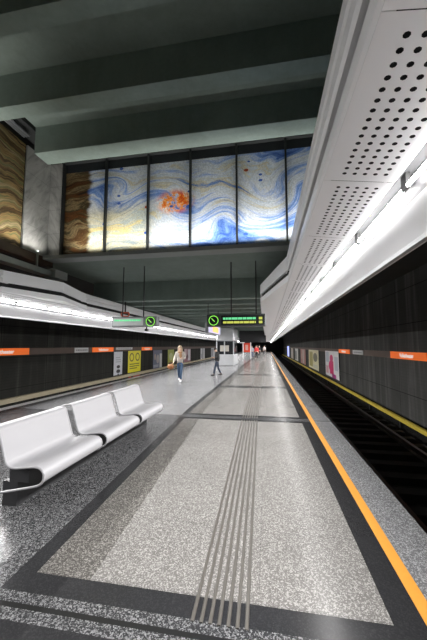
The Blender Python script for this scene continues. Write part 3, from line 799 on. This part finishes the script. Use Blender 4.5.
    shm = col_mat('shoe_leather', shoes, .5)
    for sd in 'LR':
        a = P['an'+sd]; bm = BM()
        ell(bm, a+Vector((0, -.075, -.035)), (.050, .135, .045)); ell(bm, a+Vector((0, .01, .0)), (.048, .058, .065))
        o = obj('shoe', bm, shm, r, smooth=True)
    return r
# woman walking towards the viewer
wloc = Vector((-3.97, 13.5, 0))
person(wloc, .25, 1.66, 'person with long fair hair, cream fur jacket and jeans walking with a brown bag',
       (.36, .33, .30), (.035, .07, .13), (.6, .6, .62), (.36, .27, .17),
       dict(shL=(.16,0,1.35), elL=(.22,.03,1.11), wrL=(.10,-.15,1.12), shR=(-.16,0,1.35), elR=(-.23,.04,1.10), wrR=(-.29,-.16,.95),
            hiL=(.08,0,.88), knL=(.06,-.12,.50), anL=(.03,-.08,.085), hiR=(-.08,0,.88), knR=(-.05,.03,.50), anR=(-.03,.22,.14)),
       long_hair=True, puff=.022, top_long=.09, scarf=(.30, .17, .085))
t = tag(empty('handbag', wloc+Vector((-.37, -.24, .60)), .25), 'brown leather handbag carried by the fair haired walker', 'bag'); t.scale = (.82, .82, .82)
bm = BM(); ell(bm, (0, 0, .13), (.19, .09, .155), 20, 12); obj('bag_body', bm, simple('bag_leather', (.26, .10, .035), .5, 0, .2, 10), t, smooth=True)
obj('flap', ell(BM(), (0, -.02, .18), (.17, .09, .10), 18, 10), simple('bag_flap', (.34, .15, .06), .5), t, smooth=True)
for yy in (-.04, .04): obj('handle', tube(BM(), [(-.09, yy, .24), (-.06, yy, .36), (0, yy, .41), (.06, yy, .36), (.09, yy, .24)], .012, 8), simple('bag_handle', (.2, .07, .03), .5), t, smooth=True)
# person with head bowed walking across to the left
person((-2.74, 16.6, 0), -PI/2+.15, 1.58, 'person in a dark jacket and dark jeans looking down while striding across the platform',
       (.018, .018, .018), (.022, .032, .055), (.025, .022, .022), (.030, .022, .018),
       dict(head=(0,-.10,1.52), neck=(0,-.03,1.41), elL=(.20,.05,1.10), wrL=(.12,-.18,1.08), elR=(-.20,.05,1.10), wrR=(-.10,-.18,1.10),
            knL=(.09,-.14,.49), anL=(.09,-.20,.085), knR=(-.09,.05,.48), anR=(-.09,.24,.11)), puff=.045, top_long=.14, long_hair=False)
far = [((-1.25, 37, 0), 0.1, 1.72, (.60, .03, .03), (.02, .02, .02), 'person in a red jacket and black trousers walking far down the platform'),
       ((-2.02, 41, 0), .2, 1.70, (.30, .30, .34), (.06, .08, .14), 'person in a grey jacket and jeans beside the red information board'),
       ((-1.15, 46, 0), -.1, 1.75, (.04, .04, .045), (.03, .03, .035), 'distant person in black standing behind the red jacket'),
       ((-.45, 52, 0), PI, 1.7, (.45, .42, .42), (.05, .05, .06), 'very distant person in a pale top near the canopy'),
       ((-2.0, 56, 0), PI, 1.75, (.35, .06, .07), (.04, .04, .05), 'very distant person in a maroon top behind the grey jacket')]
for (l, fa, h, tc, lc, lab) in far:
    person(l, fa, h, lab, tc, lc, (.03, .03, .03), (.05, .035, .025),
           dict(knL=(.09,-.12,.49), anL=(.09,-.14,.085), knR=(-.09,.03,.48), anR=(-.09,.20,.12), elL=(.21,.06,1.10), wrL=(.20,-.04,.88), elR=(-.21,.06,1.1), wrR=(-.20,.0,.87)))

# ------------------------------------------------------------------ world, camera
w = bpy.data.worlds.new('world'); S.world = w; w.use_nodes = True
w.node_tree.nodes['Background'].inputs[0].default_value = (0, 0, 0, 1); w.node_tree.nodes['Background'].inputs[1].default_value = 0
cam = bpy.data.cameras.new('camera'); co = bpy.data.objects.new('camera', cam); COL.objects.link(co)
F = 300.0
cam.sensor_fit = 'HORIZONTAL'; cam.sensor_width = 36; cam.lens = 36*F/427; cam.clip_start = .05; cam.clip_end = 300
p = math.atan((346-320)/F); a = math.atan((267-213.5)*math.cos(p)/F)
co.location = (0, 0, 1.65); co.rotation_euler = (PI/2+p, 0, a)
S.camera = co
S.view_settings.view_transform = 'Standard'; S.view_settings.look = 'None'; S.view_settings.gamma = 1; S.view_settings.use_curve_mapping = False
S.view_settings.exposure = 0.45
S.cycles.max_bounces = 8; S.cycles.diffuse_bounces = 5; S.cycles.use_denoising = True
S.cycles.sample_clamp_indirect = 6
